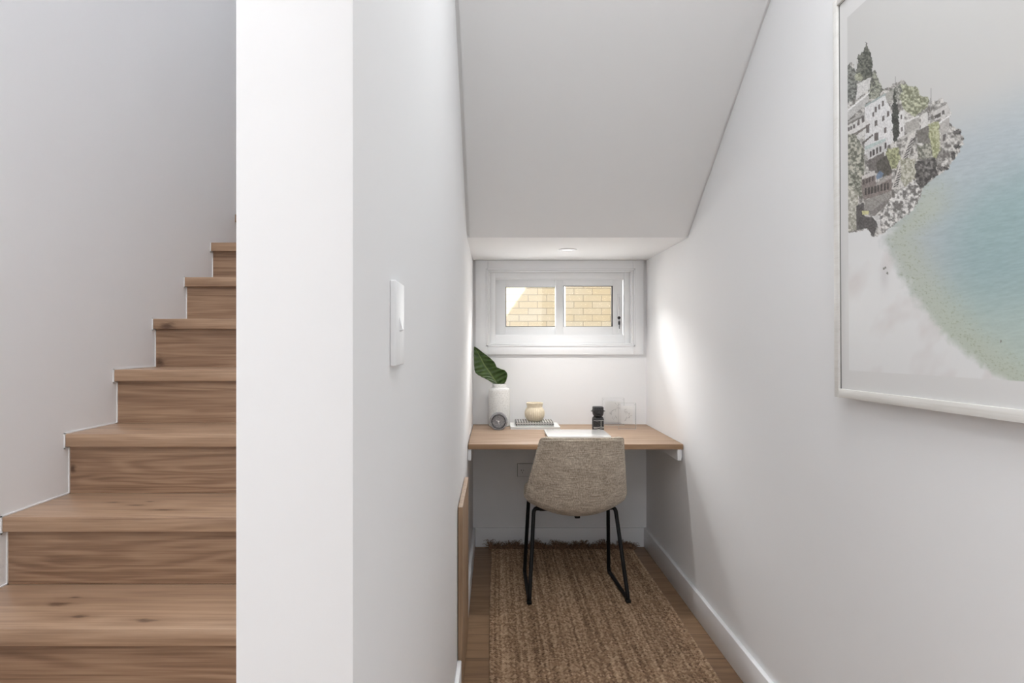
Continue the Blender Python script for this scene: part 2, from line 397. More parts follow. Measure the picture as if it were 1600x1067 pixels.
# ------------------------------------------------------------------ downlight
dl = thing('downlight', 'small round recessed downlight in the low white ceiling above the desk', 'light', (.388, 3.23, ZC))
b = MB().lathe([(.034, -.004), (.036, -.005), (.046, -.004), (.049, -.001), (.049, 0), (.034, 0)], seg=40, ring=True); b.build('trim_ring', M['plastic'], dl, smooth=True)
t = NT('lamp_diffuser'); t.b.inputs['Emission Color'].default_value = (1, .97, .93, 1); t.b.inputs['Emission Strength'].default_value = .5; t.base((.8, .8, .8, 1)); M['diffuser'] = t.m
MB().lathe([(.0001, -.0015), (.034, -.0015), (.034, -.0005), (.0001, -.0005)], seg=40).build('diffuser', M['diffuser'], dl, smooth=True)
lo = lamp('downlight_lamp', 'AREA', (.388, 3.23, ZC-.007), (.388, 3.23, 0), LIGHT['downlight'], .07, None, (1, .97, .93)); lo.data.spread = math.radians(120)

# ------------------------------------------------------------------ switch and socket
sy0, sy1, sz0, sz1 = .759, .831, 1.190, 1.300
sw = thing('light_switch', 'slim white light switch plate on the side of the white partition wall', 'light switch', (XL, .795, 1.245))
q = MB().box(0, .0075, -.036, .036, -.054, .054, .0018, 3); q.build('plate', M['plastic'], sw, smooth=True)
q = MB().prism([(0, .009), (.004, -.008), (0, -.0095)], 'y', -.006, .006, .0004)
o = q.build('rocker', M['plastic'], sw); o.location = (.0075, 0, 0)
M['dark_grey_gap'] = paint('outlet_backing', srgb(120, 120, 120), .8)
gp = thing('power_outlet', 'grey-white double power outlet on the back wall under the desk', 'power outlet', (.196, YB, .459))
q = MB().box(-.0585, .0585, -.011, 0, -.0375, .0375, .002, 3, m=M['plastic']).box(-.0605, .0605, -.003, 0, -.0395, .0395, m=M['dark_grey_gap'])
for sx in (-1, 1):
    for (dx, a) in ((-.0065, .5), (.0065, -.5)):
        q.box(sx*.030+dx-.001, sx*.030+dx+.001, -.0114, -.0105, -.004, .004, m=M['rubber'])
    q.box(sx*.030-.001, sx*.030+.001, -.0114, -.0105, -.018, -.010, m=M['rubber'])
q.build('plate', None, gp, smooth=True)
for sx in (-1, 1): MB().box(sx*.030-.006, sx*.030+.006, -.014, -.010, .014, .030, .001).build('rocker', M['plastic'], gp, smooth=True)

# ------------------------------------------------------------------ oak panel on the left wall
M['oak_panel'] = wood('oak_laminate_panel', srgb(178, 150, 122), srgb(158, 130, 104), srgb(130, 104, 82), .5, 'z', (), 40)
pn = MB().box(XL+.0025, XL+.0185, 2.13, 2.61, .004, .645, .0008)
tag(pn.build('wooden_panel', M['oak_panel'], at=(XL+.01, 2.37, .004)), 'low oak-coloured board standing flat against the left wall of the nook', 'panel')

# ------------------------------------------------------------------ desk
M['desk'] = wood('desk_oak_laminate', srgb(194, 172, 152), srgb(174, 151, 132), srgb(150, 127, 109), .62, 'x', (), 30)
M['desk'].node_tree.nodes['Principled BSDF'].inputs['Specular IOR Level'].default_value = .2
M['desk_edge'] = wood('desk_oak_edge', srgb(182, 150, 118), srgb(160, 128, 98), srgb(132, 102, 78), .4, 'x', (), 30)
dk = thing('desk', 'oak-topped wall-to-wall desk built into the nook below the window', 'desk', (.39, 3.29, DESK))
YD = 2.93
def dpart(b, name, m, parent=dk, smooth=True):
    o = b.build(name, m, parent, smooth=smooth); o.location = (-.39, -3.29, -DESK); return o
dpart(MB().box(XL+.003, XR-.002, YD+.0015, YB-.001, DESK-.025, DESK, .0006), 'desktop', M['desk'])
dpart(MB().box(XL+.003, XR-.002, YD, YD+.0014, DESK-.025, DESK-.0002, .0004), 'edge_band', M['desk_edge'])
dpart(MB().box(XL+.001, XL+.017, YD+.006, YB-.02, DESK-.080, DESK-.0252, .001), 'support_cleat', M['trim'])
dpart(MB().box(XR-.027, XR-.008, YD+.006, YB-.02, DESK-.080, DESK-.0252, .001).box(XR-.010, XR-.0005, YD+.02, YB-.02, DESK-.070, DESK-.026), 'support_cleat', M['trim'])

# ------------------------------------------------------------------ jute rug
def jute():
    t = NT('jute_weave'); co = t.coord()
    a = t.noise(t.mapping(co, (26, .9, 1)), 1, 3, .6); bq = t.noise(t.mapping(co, (130, 110, 60)), 1, 2, .7); c = t.noise(t.mapping(co, (600, 160, 200)), 1, 2, .6)
    f = t.math('ADD', t.math('MULTIPLY', a, .45), t.math('MULTIPLY', bq, .35)); f = t.math('ADD', f, t.math('MULTIPLY', c, .25)); sa_ = t.add('ShaderNodeAttribute', attribute_name='stitch')
    f = t.math('ADD', t.math('MULTIPLY', f, .6), t.math('MULTIPLY', sa_.outputs['Fac'], .45))
    t.base(t.ramp(f, [(.30, srgb(92, 68, 49)), (.52, srgb(148, 119, 92)), (.76, srgb(202, 174, 144))])); t.rough(.95)
    t.b.inputs['Sheen Weight'].default_value = .1; t.bump(c, .6, .001); return t.m
M['jute'] = jute()
RX0, RX1, RY0, RY1 = -.020, .812, 1.45, 3.575
rug = thing('jute_rug', 'brown woven jute runner rug with a frayed fringe under the chair', 'rug', (.396, 2.5, 0))
nx, ny = 420, 1150
gx = np.linspace(0, 1, nx); gy = np.linspace(0, 1, ny)
GX, GY = np.meshgrid(gx, gy, indexing='ij')
rs = np.random.RandomState(3)
rowp = .0078; colp = .0098
Xm = RX0+(RX1-RX0)*GX; Ym = RY0+(RY1-RY0)*GY
row = np.floor(Ym/rowp); ph = (row % 2)*.5
wob = .25*np.sin(Ym*23)+.2*np.sin(Ym*61+Xm*9)
cell = np.sin(PI*((Xm/colp+ph+wob*.3) % 1)); rr = np.sin(PI*((Ym/rowp) % 1))
Zm = .0030+.0085*np.clip(rr, 0, 1)**.6*(.35+.65*np.clip(cell, 0, 1)**.7)+rs.rand(nx, ny)*.0009
CI = np.floor(Xm/colp+ph+wob*.3).astype(int) % 997; RI = row.astype(int) % 997
tint = rs.rand(997, 997)[CI, RI]*.6+rs.rand(997)[(CI) % 997]*.4
Xm = Xm+((GX > .99)*1.0-(GX < .01)*1.0)*.004*(rr-.3)
edge = (GX == 0) | (GX == 1) | (GY == 0) | (GY == 1); Zm[edge] = .0015
Xm = Xm+.004*np.sin(Ym*5.1)*(GX-.5)
V = np.stack([Xm-.396, Ym-2.5, Zm], -1).reshape(-1, 3)
I = np.arange(nx*ny).reshape(nx, ny)
F = np.stack([I[:-1, :-1], I[1:, :-1], I[1:, 1:], I[:-1, 1:]], -1).reshape(-1, 4)
def grid_mesh(name, V, F, mat, parent=None, smooth=True):
    me = bpy.data.meshes.new(name); me.vertices.add(len(V)); me.vertices.foreach_set('co', V.astype(np.float32).ravel())
    me.loops.add(F.size); me.loops.foreach_set('vertex_index', F.astype(np.int32).ravel())
    me.polygons.add(len(F)); me.polygons.foreach_set('loop_start', (np.arange(len(F))*F.shape[1]).astype(np.int32))
    me.polygons.foreach_set('use_smooth', np.full(len(F), smooth)); me.update(calc_edges=True); me.validate()
    me.materials.append(mat); o = bpy.data.objects.new(name, me); COL.objects.link(o)
    if parent: o.parent = parent
    return o
rb = grid_mesh('woven_body', V, F, M['jute'], rug)
rt = rb.data.attributes.new('stitch', 'FLOAT', 'POINT'); rt.data.foreach_set('value', tint.reshape(-1).astype(np.float32))
t = NT('jute_fringe'); t.base(t.ramp(t.noise(t.coord(), 90, 2), [(.35, srgb(92, 66, 50)), (.7, srgb(152, 120, 96))])); t.rough(.95); M['fringe'] = t.m
def fringe(y0, sgn, n, lim):
    b = MB(); bm = b.bm
    for i in range(n):
        x = random.uniform(RX0-.03, RX1+.03)-.396; ln = random.uniform(.03, .055); ang = random.gauss(0, .6); h = random.uniform(.004, .030)*(1+.9*math.sin(x*31)*math.sin(x*77+1)); x = x*.96
        c = [Vector((x, y0-2.5-sgn*.004, .007))]
        for k in range(1, 5):
            q = k/4; c.append(Vector((x+math.sin(ang)*ln*q+random.gauss(0, .003), y0-2.5+sgn*min(lim, ln*q*math.cos(ang)), .006+h*math.sin(q*2.2)*1.0+random.uniform(0, .004))))
        r = random.uniform(.0009, .0018); prev = None
        for k, p in enumerate(c):
            rr_ = r*(1-.12*k); ring = [bm.verts.new(p+Vector((rr_*math.cos(a), 0, rr_*math.sin(a)))) for a in (0, 2.1, 4.2)]
            if prev:
                for a in range(3): bm.faces.new((prev[a], prev[(a+1) % 3], ring[(a+1) % 3], ring[a]))
            prev = ring
    o = b.build('fringe', M['fringe'], rug); o['kind'] = 'stuff'; return o
fringe(RY1, 1, 2200, .052)
fringe(RY0, -1, 700, .06)

# ------------------------------------------------------------------ chair
def fabric():
    t = NT('taupe_linen_fabric'); co = t.coord()
    a = t.noise(t.mapping(co, (300, 300, 26)), 1, 2, .7); bq = t.noise(t.mapping(co, (24, 24, 380)), 1, 2, .7); c = t.noise(co, 14, 3)
    f = t.math('ADD', t.math('MULTIPLY', a, .42), t.math('MULTIPLY', bq, .42)); f = t.math('ADD', f, t.math('MULTIPLY', c, .16))
    t.base(t.ramp(f, [(.37, srgb(136, 121, 104)), (.5, srgb(190, 176, 158)), (.63, srgb(232, 222, 206))])); t.rough(.9)
    t.b.inputs['Sheen Weight'].default_value = .15
    t.bump(t.math('ADD', a, bq), .35, .0012); return t.m
M['fabric'] = fabric()
t = NT('black_powder_coated_steel'); t.base((.005, .005, .0055, 1)); t.rough(.5); t.b.inputs['Specular IOR Level'].default_value = .3; M['black_metal'] = t.m
CX, CY = .392, 2.80
ch = thing('desk_chair', 'taupe fabric bucket chair with black sled legs pushed up to the desk', 'chair', (CX, CY, .0145), rot=(0, 0, math.radians(2)))
def cat(P, t):
    n = len(P)-1; x = t*n; i = min(int(x), n-1); u = x-i
    p0, p1, p2, p3 = P[max(i-1, 0)], P[i], P[i+1], P[min(i+2, n)]
    return [.5*((2*b_)+(-a+c)*u+(2*a-5*b_+4*c-d)*u*u+(-a+3*b_-3*c+d)*u**3) for a, b_, c, d in zip(p0, p1, p2, p3)]
# profile rows: (y, z, half width, side forward, side up, roundness)
PRO = [(.455, .428, .170, -.020, .012), (.43, .446, .200, -.010, .018), (.34, .444, .222, .000, .030), (.23, .428, .234, .010, .042),
       (.13, .410, .240, .030, .054), (.06, .405, .241, .062, .064), (.010, .432, .241, .094, .054), (-.018, .488, .236, .106, .030),
       (-.040, .560, .225, .098, .014), (-.062, .640, .211, .078, .006), (-.082, .715, .197, .056, .006), (-.094, .762, .188, .044, .006), (-.098, .779, .178, .036, -.002)]
def shell_pt(u, v, off=0):
    y, z, hw, fw, up = cat(PRO, v)
    s = abs(u)**2.3; s2 = abs(u)**2.0
    return Vector((u*hw, y+fw*s, z+up*s2))
NU, NV = 32, 64
def shell_mesh(thick, name, parent, mat):
    b = MB(); bm = b.bm; b.mats = [mat]
    def P(u, v): return shell_pt(u, v)
    G = {}
    def nrm(u, v):
        e = .01; du = P(min(u+e, 1), v)-P(max(u-e, -1), v); dv = P(u, min(v+e, 1))-P(u, max(v-e, 0)); n = du.cross(dv); return n.normalized()
    for side in (0, 1):
        for i in range(NU+1):
            for j in range(NV+1):
                u = -1+2*i/NU; v = j/NV
                # round the outline towards the rim
                rim = min(1-abs(u), min(v, 1-v)*2.2)
                th = thick*(1 if rim > .10 else math.sqrt(max(0, 1-(1-rim/.10)**2))*.8+.2)
                p = P(u, v); n = nrm(u, v)
                G[side, i, j] = bm.verts.new(p+n*(th/2 if side == 0 else -th/2))
    for i in range(NU):
        for j in range(NV):
            bm.faces.new((G[0,i,j], G[0,i+1,j], G[0,i+1,j+1], G[0,i,j+1])); bm.faces.new((G[1,i,j], G[1,i,j+1], G[1,i+1,j+1], G[1,i+1,j]))
    for i in range(NU):
        bm.faces.new((G[0,i,0], G[1,i,0], G[1,i+1,0], G[0,i+1,0])); bm.faces.new((G[0,i,NV], G[0,i+1,NV], G[1,i+1,NV], G[1,i,NV]))
    for j in range(NV):
        bm.faces.new((G[0,0,j], G[0,0,j+1], G[1,0,j+1], G[1,0,j])); bm.faces.new((G[0,NU,j], G[1,NU,j], G[1,NU,j+1], G[0,NU,j+1]))
    bmesh.ops.recalc_face_normals(bm, faces=bm.faces[:])
    return b.build(name, mat, parent, smooth=True, angle=60)
sh = shell_mesh(.026, 'shell', ch, M['fabric'])
rimp = [shell_pt(-1, j/48) for j in range(49)]+[shell_pt(-1+2*i/24, 1) for i in range(1, 25)]+[shell_pt(1, 1-j/48) for j in range(1, 49)]+[shell_pt(1-2*i/24, 0) for i in range(1, 24)]
MB().tube(rimp, .0042, 8, closed=True).build('piping', M['fabric'], sh, smooth=True)
R = .0095
for s in (-1, 1):
    # front leg (far side), floor runner and rear leg in one bent tube each side, split at the bends
    top_r = Vector((s*.198, .145, .412)); top_f = Vector((s*.205, .335, .418)); br_ = Vector((s*.231, .022, .008)); bf = Vector((s*.222, .395, .008))
    path = smooth_path([Vector((s*.10, .150, .400)), top_r, br_, bf, top_f, Vector((s*.10, .330, .402))], .028, 7)
    # break up: rear leg, runner, front leg
    n = len(path); k1 = min(range(n), key=lambda k: (path[k]-br_).length); k2 = min(range(n), key=lambda k: (path[k]-bf).length)
    MB().tube(path[:k1+1], R, 14).build('leg', M['black_metal'], ch, smooth=True)
    MB().tube(path[k1:k2+1], R, 14).build('floor_runner', M['black_metal'], ch, smooth=True)
    MB().tube(path[k2:], R, 14).build('leg', M['black_metal'], ch, smooth=True)
    MB().box(s*.231-.011, s*.231+.011, .014, .040, -.0015, .012, .002).build('foot_cap', M['black_metal'], ch, smooth=True)
b = MB()
for yy, zz in ((.150, .398), (.330, .400)): b.tube(smooth_path([(-.19, yy, zz+.006), (-.10, yy, zz), (0, yy, zz-.008), (.10, yy, zz), (.19, yy, zz+.006)], .03), .008, 12)
b.box(-.17, -.145, .14, .34, .395, .402, .001).box(.145, .17, .14, .34, .395, .402, .001)
b.box(-.012, .012, .06, .085, .380, .398, .003)
b.build('seat_frame', M['black_metal'], ch, smooth=True)

# ------------------------------------------------------------------ things on the desk
# tall speckled white vase
t = NT('speckled_white_ceramic'); n = t.noise(t.coord(), 160, 3, .8); n2 = t.noise(t.coord(), 22, 3)
t.base(t.mix(t.math('MULTIPLY', n2, .35), t.ramp(n, [(.36, srgb(206, 206, 203)), (.5, srgb(238, 238, 236))]), srgb(218, 219, 218))); t.rough(.7); t.bump(n, .5, .0012); M['vase'] = t.m
va = MB().lathe([(.0001, 0), (.058, 0), (.0622, .004), (.063, .012), (.063, .206), (.0615, .216), (.055, .223), (.044, .2245), (.0405, .2275), (.041, .247), (.0395, .249), (.037, .247), (.037, .215), (.055, .205), (.055, .01), (.0001, .01)], seg=64)
tag(va.build('vase', M['vase'], smooth=True), 'tall white speckled cylindrical vase holding one green leaf', 'vase').location = (.0275, 3.582, DESK)
# leaf
t = NT('green_leaf'); at = t.add('ShaderNodeAttribute', attribute_name='vein'); n = t.noise(t.coord(), 40, 2)
c = t.ramp(n, [(.3, srgb(44, 66, 24)), (.7, srgb(66, 92, 36))]); c = t.mix(at.outputs['Fac'], c, srgb(110, 128, 70)); t.base(c); t.rough(.42); M['leaf'] = t.m
YL = 3.575
mid = [(262, 560), (262, 500), (215, 425), (165, 350), (118, 280), (70, 190), (30, 120), (9, 84)]
left = [(256, 560), (228, 501), (150, 447), (80, 412), (22, 370), (8, 300), (4, 180), (7, 86)]
right = [(268, 560), (338, 499), (374, 410), (352, 350), (262, 312), (232, 256), (160, 190), (14, 80)]
def lp(p): px, py = 740+p[0]/7.11, 530+p[1]/7.11; return pxX(px, YL), pxZ(py, YL)
nl, nw = 60, 12; Vv = []; att = []
for j in range(nl+1):
    v = j/nl; mm = cat([lp(p) for p in mid], v); ll = cat([lp(p) for p in left], v); rr_ = cat([lp(p) for p in right], v)
    for i in range(-nw, nw+1):
        a = abs(i)/nw; e_ = ll if i < 0 else rr_
        x = mm[0]+(e_[0]-mm[0])*a; z = mm[1]+(e_[1]-mm[1])*a
        vein = max(0, math.sin((v*13-a*1.5)*2*PI))**10 if v > .1 else 0
        y = -.020*a*(1 if i > 0 else .7)*math.sin(PI*min(1, v*1.1))+.010*math.sin((v*11-a*1.5)*2*PI)*a*(1 if i > 0 else .5)*(1 if v > .12 else 0)+.02*math.sin(v*PI)
        x = max(x, XL+.004)
        Vv.append((x, YL+y+.006-.02, z)); att.append(1.0 if i == 0 else (.12*vein))
Vv = np.array(Vv); W = 2*nw+1; I = np.arange(len(Vv)).reshape(nl+1, W)
F = np.stack([I[:-1, :-1], I[:-1, 1:], I[1:, 1:], I[1:, :-1]], -1).reshape(-1, 4)
org = Vector((.0275, 3.575, .98))
lf = grid_mesh('leaf', Vv-np.array(org), F, M['leaf']); lf.location = org
a_ = lf.data.attributes.new('vein', 'FLOAT', 'POINT'); a_.data.foreach_set('value', np.array(att, np.float32))
so = lf.modifiers.new('thickness', 'SOLIDIFY'); so.thickness = .0012
b = MB(); b.tube([(0, .0, -.17), (0, 0, -.08), (.0, -.004, -.012), (-.003, -.012, .006), (-.008, -.01, .02)], [.003]*5, 8); stem = b.build('stem', M['leaf'], lf, smooth=True)
tag(lf, 'single large glossy dark green leaf standing in the white vase', 'leaf')
# round grey stone clock-like ornament
t = NT('grey_stone'); n = t.noise(t.coord(), 120, 4, .7); t.base(t.ramp(n, [(.3, srgb(120, 120, 124)), (.7, srgb(178, 178, 180))])); t.rough(.85); t.bump(n, .5, .001); M['stone'] = t.m
t = NT('dark_grey_line'); t.base(srgb(70, 70, 74)); t.rough(.8); M['dark_grey'] = t.m
ck = thing('table_clock', 'small round grey stone clock in front of the tall white vase', 'clock', (pxX(779, 3.42), 3.425, DESK+.0475))
def flat(r, z, a): return min(r, .0475/max(1e-6, -math.sin(a))) if math.sin(a) < -.5 else r
b = MB().lathe([(.0001, -.024), (.046, -.024), (.0500, -.018), (.0505, .012), (.048, .019), (.041, .0205), (.0385, .0165), (.0375, .0120), (.0001, .0120)], seg=72, fn=flat, axis='y'); b.build('body', M['stone'], ck, smooth=True)
MB().lathe([(.0365, .0118), (.0405, .0200), (.0390, .0215), (.0355, .0130)], seg=64, axis='y', ring=True).build('bezel', M['dark_grey'], ck, smooth=True)
b = MB()
for k in range(12):
    a = k*PI/6; c_, s_ = math.cos(a), math.sin(a); b.tube([(c_*.030, -.0125, s_*.030), (c_*.034, -.0125, s_*.034)], .0008, 6)
b.build('hour_marks', M['dark_grey'], ck)
b = MB().lathe([(.0001, .012), (.005, .012), (.005, .016), (.0001, .017)], seg=20, axis='y').tube([(0, -.014, 0), (.004, -.014, -.02)], .0011, 6).tube([(0, -.014, 0), (-.013, -.014, .007)], .0013, 6); b.build('hands', M['plastic'], ck)
# white book, two notebooks, cream pot
t = NT('white_book_cover'); t.base(srgb(250, 250, 250)); t.rough(.5); M['white_cover'] = t.m
t = NT('page_edges'); wv = t.noise(t.mapping(t.coord(), (3, 3, 900)), 1, 1); t.base(t.ramp(wv, [(.3, srgb(205, 204, 200)), (.6, srgb(240, 239, 236))])); t.rough(.9); M['pages'] = t.m
def book(name, label, x0, x1, y0, y1, z, th, cov, group=None, ct=.0018, rot=0):
    cx, cy = (x0+x1)/2, (y0+y1)/2; hx_, hy_ = (x1-x0)/2, (y1-y0)/2
    o = thing(name, label, 'book' if name == 'book' else 'notebook', (cx, cy, z), group, rot=(0, 0, rot))
    b = MB().box(-hx_, hx_, -hy_, hy_, 0, ct, .0004).box(-hx_, hx_, -hy_, hy_, th-ct, th, .0004).box(-hx_, -hx_+ct, -hy_, hy_, ct, th-ct)
    b.build('cover', cov, o); MB().box(-hx_+ct, hx_-.003, -hy_+.003, hy_-.003, ct, th-ct).build('pages', M['pages'], o); return o
book('book', 'large white book lying flat under the two patterned notebooks', .090, .371, 3.432, 3.632, DESK, .0135, M['white_cover'])
def pattern():
    t = NT('black_white_lattice_cover'); co = t.coord(); ch_ = t.add('ShaderNodeTexChecker')
    mp = t.add('ShaderNodeMapping'); t.link(co, mp.inputs[0]); mp.inputs['Rotation'].default_value = (0, 0, PI/4); mp.inputs['Scale'].default_value = (95, 95, 1); t.link(mp.outputs[0], ch_.inputs['Vector'])
    ch_.inputs['Scale'].default_value = 1; ch_.inputs['Color1'].default_value = srgb(40, 40, 44); ch_.inputs['Color2'].default_value = srgb(225, 225, 222); t.base(ch_.outputs[0]); t.rough(.6); return t.m
M['lattice'] = pattern()
t = NT('black_cover'); t.base(srgb(44, 44, 48)); t.rough(.6); M['black_cover'] = t.m
book('notebook', 'lower of two thin notebooks with dark cover stacked on the white book', .122, .338, 3.462, 3.602, DESK+.0136, .0115, M['black_cover'], 'notebooks stacked on the white book', .0022)
book('notebook', 'upper black and white patterned notebook directly under the cream pot', .119, .334, 3.460, 3.600, DESK+.0252, .0115, M['lattice'], 'notebooks stacked on the white book', .0022)
t = NT('cream_ribbed_ceramic'); n = t.noise(t.coord(), 90, 3); t.base(t.ramp(n, [(.3, srgb(222, 208, 182)), (.7, srgb(238, 227, 204))])); t.rough(.75); t.bump(n, .2, .0008); M['cream'] = t.m
def ribs(r, z, a):
    k = max(0, min(1, (z-.004)/.012))*max(0, min(1, (.078-z)/.012)); return r*(1+.022*k*math.cos(30*a)) if r > .03 else r
prof = [(.0001, 0), (.036, 0), (.041, .003), (.048, .012), (.0545, .026), (.0572, .042), (.0560, .056), (.0515, .068), (.0462, .076), (.0445, .079), (.0455, .088), (.0480, .100), (.0485, .104), (.0465, .1055), (.0440, .103), (.0410, .082), (.052, .06), (.052, .03), (.03, .006), (.0001, .005)]
pot = MB().lathe(prof, seg=240, fn=ribs).build('pot', M['cream'], smooth=True, angle=60); pot.location = (.2316, 3.527, DESK+.0368)
tag(pot, 'cream ribbed ceramic pot with a flared neck on top of the notebooks', 'pot')
# closed white laptop
t = NT('glossy_white_shell'); t.base(srgb(252, 252, 251)); t.rough(.08); t.b.inputs['Coat Weight'].default_value = .6; M['laptop'] = t.m
lp_ = thing('laptop', 'closed glossy white laptop lying flat at the front of the desk', 'laptop', (.425, 3.165, DESK))
def rrect(hx_, hy_, r, n=6):
    out = []
    for (sx, sy, a0) in ((1, 1, 0), (-1, 1, PI/2), (-1, -1, PI), (1, -1, 3*PI/2)):
        for k in range(n+1): a = a0+PI/2*k/n; out.append((sx*(hx_-r)+r*math.cos(a), sy*(hy_-r)+r*math.sin(a)))
    return out
def slab(layers, m, name, parent, r=.014):
    b = MB(); bm = b.bm; R_ = []
    for (ins, z) in layers: R_.append([bm.verts.new((p[0], p[1], z)) for p in rrect(.160-ins, .125-ins, max(.004, r-ins*.3))])
    n = len(R_[0])
    for q in range(len(R_)-1):
        for k in range(n): bm.faces.new((R_[q][k], R_[q][(k+1) % n], R_[q+1][(k+1) % n], R_[q+1][k]))
    bm.faces.new(R_[0][::-1]); bm.faces.new(R_[-1]); bmesh.ops.recalc_face_normals(bm, faces=bm.faces[:])
    return b.build(name, m, parent, smooth=True, angle=30)
slab([(.020, .002), (.009, .004), (.002, .009), (0, .0125)], M['laptop'], 'base', lp_)
slab([(.001, .0130), (0, .0140), (0, .0195), (.0012, .0208), (.003, .0210)], M['laptop'], 'lid', lp_)
for sx in (-1, 1):
    for sy in (-1, 1): MB().lathe([(.0001, 0), (.006, 0), (.006, .003), (.0001, .003)], (sx*.12, sy*.09, 0), 16).build('rubber_foot', M['rubber'], lp_)
# black carved figure
t = NT('black_carved_stone'); n = t.noise(t.coord(), 130, 4, .8); t.base(t.ramp(n, [(.4, srgb(28, 28, 30)), (.62, srgb(60, 60, 62)), (.75, srgb(110, 110, 110))])); t.rough(.6); t.bump(n, .8, .002); M['figure'] = t.m
t = NT('pale_incised_line'); t.base(srgb(205, 205, 200)); t.rough(.8); M['incised'] = t.m
fg = thing('totem_figurine', 'small black carved totem figure with a square head on the desk', 'figurine', (pxX(934.3, 3.41), 3.41, DESK))
def sq(r, z, a):
    c_, s_ = abs(math.cos(a)), abs(math.sin(a)); p = 4; return r/((c_**p+s_**p)**(1/p))*(.97)
MB().lathe([(.0001, 0), (.031, 0), (.032, .004), (.032, .050), (.0325, .060), (.030, .070), (.023, .0765), (.0001, .078)], seg=48, fn=sq).build('body', M['figure'], fg, smooth=True)
hd = MB().lathe([(.0001, .074), (.020, .075), (.026, .082), (.030, .092), (.0315, .104), (.0325, .110), (.030, .118), (.0305, .128), (.028, .131), (.0001, .131)], seg=48, fn=sq)
hd.box(-.026, .026, -.035, -.026, .112, .119, .002).prism([(-.004, .108), (.004, .108), (.009, .092), (-.009, .092)], 'y', -.038, -.026, .0015).box(-.014, .014, -.0345, -.026, .081, .087, .0015)
hd.lathe([(.0001, 0), (.007, .001), (.008, .004), (.0001, .006)], (-.033, 0, .104), 12).lathe([(.0001, 0), (.007, .001), (.008, .004), (.0001, .006)], (.033, 0, .104), 12)
hd = hd.build('head', M['figure'], fg, smooth=True)
MB().lathe([(.0001, 0), (.006, .0005), (.007, .002), (.0001, .0025)], (-.014, -.030, .105), 16, axis='y').lathe([(.0001, 0), (.006, .0005), (.007, .002), (.0001, .0025)], (.014, -.030, .105), 16, axis='y').build('eyes', M['rubber'], hd, smooth=True)
b = MB()
for z_ in (.020, .056): b.tube([(-.029, -.0305, z_), (-.01, -.0322, z_-.001), (.01, -.0322, z_+.001), (.029, -.0305, z_)], .0013, 6)
b.tube([(.012, -.0322, .020), (.012, -.0322, .056)], .0013, 6).tube([(-.028, -.0315, .014), (0, -.0322, .010), (.028, -.0315, .016)], .0010, 6)
b.build('carved_lines', M['incised'], fg)
# clear acrylic picture blocks
t = NT('clear_acrylic'); tr = t.add('ShaderNodeBsdfTransparent'); tr.inputs[0].default_value = (.997, .997, .997, 1); gl = t.add('ShaderNodeBsdfGlossy'); gl.inputs['Roughness'].default_value = .03
fr = t.add('ShaderNodeLayerWeight'); fr.inputs[0].default_value = .08; mx = t.add('ShaderNodeMixShader'); t.link(fr.outputs['Fresnel'], mx.inputs[0]); t.link(tr.outputs[0], mx.inputs[1]); t.link(gl.outputs[0], mx.inputs[2]); t.link(mx.outputs[0], t.n['Material Output'].inputs[0]); M['acrylic'] = t.m
t = NT('acrylic_polished_edge'); t.base(srgb(226, 228, 228)); t.rough(.15); M['acrylic_edge'] = t.m
t = NT('white_paper'); t.base(srgb(246, 246, 245)); t.rough(.8); M['paper'] = t.m
t = NT('grey_ink'); t.base(srgb(165, 166, 166)); t.rough(.8); M['ink'] = t.m
def acrylic(label, cx, cy, w_, h_, dep, pw, ph, pz, seed):
    rnd = random.Random(seed)
    o = thing('acrylic_frame', label, 'picture frame', (cx, cy, DESK), 'clear acrylic frames on the desk')
    b = MB().box(-w_/2, w_/2, -dep/2, dep/2, 0, h_, .0008); b.build('block', M['acrylic'], o)
    b = MB(); e_ = .0011; y0 = -dep/2-.0004
    rect_frame(b, -w_/2, w_/2, 0, h_, e_, e_, e_*1.6, e_, y0, y0+.0014, 0); b.build('block_edge', M['acrylic_edge'], o)
    pr = MB().box(-pw/2, pw/2, -.0006, .0006, pz, pz+ph).build('print', M['paper'], o)
    b = MB()   # a loose pencil drawing of a leafy stem
    for s_ in range(16):
        t0 = s_/16; x0, z0 = pw*.25*math.sin(t0*7+seed), pz+ph*(.15+.7*t0); a = rnd.uniform(-1, 1)*1.8; L = pw*.22
        pts = [(x0+L*q*math.cos(a)+.003*math.sin(q*6), -.0009, z0+L*q*math.sin(a)*.8) for q in (0, .25, .5, .75, 1)]
        b.tube(pts, .0005, 5)
    b.build('drawing', M['ink'], pr)
    for sx in (-1, 1): MB().lathe([(.0001, 0), (.0028, 0), (.0028, .002), (.0001, .002)], (sx*(w_/2-.008), y0+.0005, h_-.009), 14, axis='y').build('magnet', M['acrylic_edge'], o, smooth=True)
    return o
acrylic('larger clear acrylic frame with a pale plant sketch, against the back wall', pxX(958.5, 3.60), 3.612, .130, .162, .018, .094, .125, .018, 2)
acrylic('smaller clear acrylic frame with a pale plant sketch, nearer the desk front', pxX(979.8, 3.45), 3.455, .100, .148, .020, .066, .100, .030, 5)

